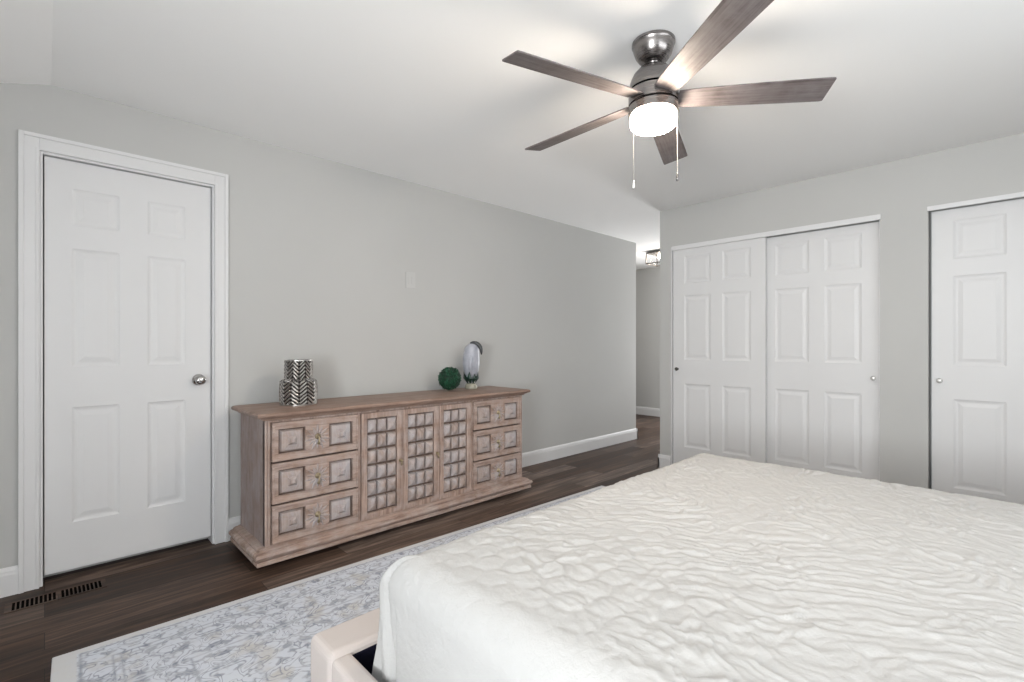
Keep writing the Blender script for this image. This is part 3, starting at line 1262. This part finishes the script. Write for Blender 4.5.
PITCH = R(-13.6)
bm = BM()
pr = [(.098, .046), (.16, .050), (.30, .056), (.50, .061), (.665, .0635), (.678, .062), (.681, .0585)]
top_, bot_ = [], []
out = [(x, -w) for x, w in pr] + [(x, w) for x, w in reversed(pr)]
A = [bm.verts.new((x, y, .003)) for x, y in out]
B = [bm.verts.new((x, y, -.003)) for x, y in out]
bm.faces.new(A)
bm.faces.new(B[::-1])
for i in range(len(out)):
    j = (i + 1) % len(out)
    bm.faces.new((A[i], B[i], B[j], A[j]))
blade0 = obj('blade', bm, M['blade'], fan, bevel=.0012)
for q in range(5):
    o = blade0 if q == 0 else blade0.copy()
    if q:
        COL.objects.link(o)
        o.parent = fan
    o.matrix_local = Matrix.Translation((0, 0, 2.197 - H)) @ Matrix.Rotation(R(19.8 + 72 * q), 4, 'Z') @ Matrix.Rotation(R((1.6, 1.5, .3, .7, .5)[q]), 4, 'Y') @ Matrix.Rotation(PITCH, 4, 'X')
rv = Vector((.719, -.695, 0))
chrome_chain = NT('bead_chain').set((.45, .44, .42), .35, .8).m
for s, ln, dk in ((-1, .292, 0), (1, .258, 1)):
    bm = BM()
    p0 = rv * s * .0905 - Vector((.695, .719, 0)) * .03
    zt = -.300
    n = 44
    for q in range(n):
        z = zt - ln * q / n
        bmesh.ops.create_uvsphere(bm, u_segments=6, v_segments=4, radius=.0010, matrix=Matrix.Translation((p0.x, p0.y, z)))
    tube(bm, [(p0.x, p0.y, zt), (p0.x, p0.y, zt - ln)], .0007, 6)
    o = obj('pull_chain', bm, chrome_chain, fan)
    bm = BM()
    lathe(bm, [(.002, 0), (.003, -.003), (.0035, -.008), (.005, -.016), (.006, -.026), (.0045, -.032), (.001, -.033)], 14, (p0.x, p0.y, zt - ln))
    obj('pendant', bm, M['fan_metal'] if dk else M['white_knob'], o, smooth=True)

# ------------------------------------------------------------------ small things
# blank wall plate
bm = BM()
rect = [(-.040, 0), (.040, 0)]
box(bm, -.042, .042, -.006, 0, -.062, .062)
for x in (-.016, .016):
    box(bm, x - .009, x + .009, -.0085, -.006, -.030, .030)
wp = obj('wall_plate', bm, M['plate'], bevel=.003, loc=(2.052, YA - .0003, 1.674))
tag(wp, 'small pale cover plate high on the grey left wall', 'wall plate')

# floor register in front of the left door
fv = thing('floor_vent', 'dark slotted wood floor register in front of the left door', 'vent', (.045, 3.100, 0))
fv.rotation_euler = (0, 0, R(0))
bm = BM()
vw, vh = .345, .108
slots = []
for g0 in (-.150, .012):
    for q in range(10):
        slots.append((g0 + q * .0148, g0 + q * .0148 + .0095))
sy = .045
edges = [-vw / 2]
box(bm, -vw / 2, vw / 2, sy, vh / 2, 0, .0028)
box(bm, -vw / 2, vw / 2, -vh / 2, -sy, 0, .0028)
prev = -vw / 2
for a, b in slots:
    box(bm, prev, a, -sy, sy, 0, .0028)
    prev = b
box(bm, prev, vw / 2, -sy, sy, 0, .0028)
obj('grille', bm, M['floor'], fv)
bm = BM()
box(bm, -.155, .165, -sy, sy, .0003, .0012)
obj('duct_shadow_liner', bm, M['black'], fv).name = 'duct_shadow'  # black sheet under the slots stands for the dark of the duct

# hall ceiling lantern
hl = thing('ceiling_lantern', 'square dark-framed glass ceiling light in the hallway', 'ceiling light', (6.02, 3.315, H))
bm = BM()
box(bm, -.06, .06, -.06, .06, -.018, -.0005)
box(bm, -.15, .15, -.15, .15, -.034, -.018)
for sx in (-1, 1):
    for s2 in (-1, 1):
        box(bm, sx * .15 - (.012 if sx > 0 else 0), sx * .15 + (0 if sx > 0 else .012), s2 * .15 - (.012 if s2 > 0 else 0), s2 * .15 + (0 if s2 > 0 else .012), -.175, -.034)
for s in (-1, 1):
    box(bm, -.138, .138, min(s * .15, s * .138), max(s * .15, s * .138), -.175, -.163)
    box(bm, min(s * .15, s * .138), max(s * .15, s * .138), -.138, .138, -.175, -.163)
obj('frame', bm, M['dark_bronze'], hl)
bm = BM()
for s in (-1, 1):
    box(bm, -.138, .138, s * .144 - .0015, s * .144 + .0015, -.163, -.034)
    box(bm, s * .144 - .0015, s * .144 + .0015, -.138, .138, -.163, -.034)
obj('glass_pane', bm, M['glass'], hl)
for sx in (-.06, .06):
    bm = BM()
    lathe(bm, [(.008, -.034), (.009, -.050), (.018, -.066), (.022, -.085), (.017, -.104), (.001, -.113)], 16, (sx, 0, 0))
    obj('bulb', bm, M['bulb'], hl, smooth=True)

pl_d = bpy.data.lights.new('lantern_glow', 'POINT')
pl_d.energy = 8
pl_d.color = (1.0, .90, .78)
pl_d.shadow_soft_size = .05
pl_o = bpy.data.objects.new('lantern_glow', pl_d)
COL.objects.link(pl_o)
pl_o.location = (6.02, 3.315, H - .125)
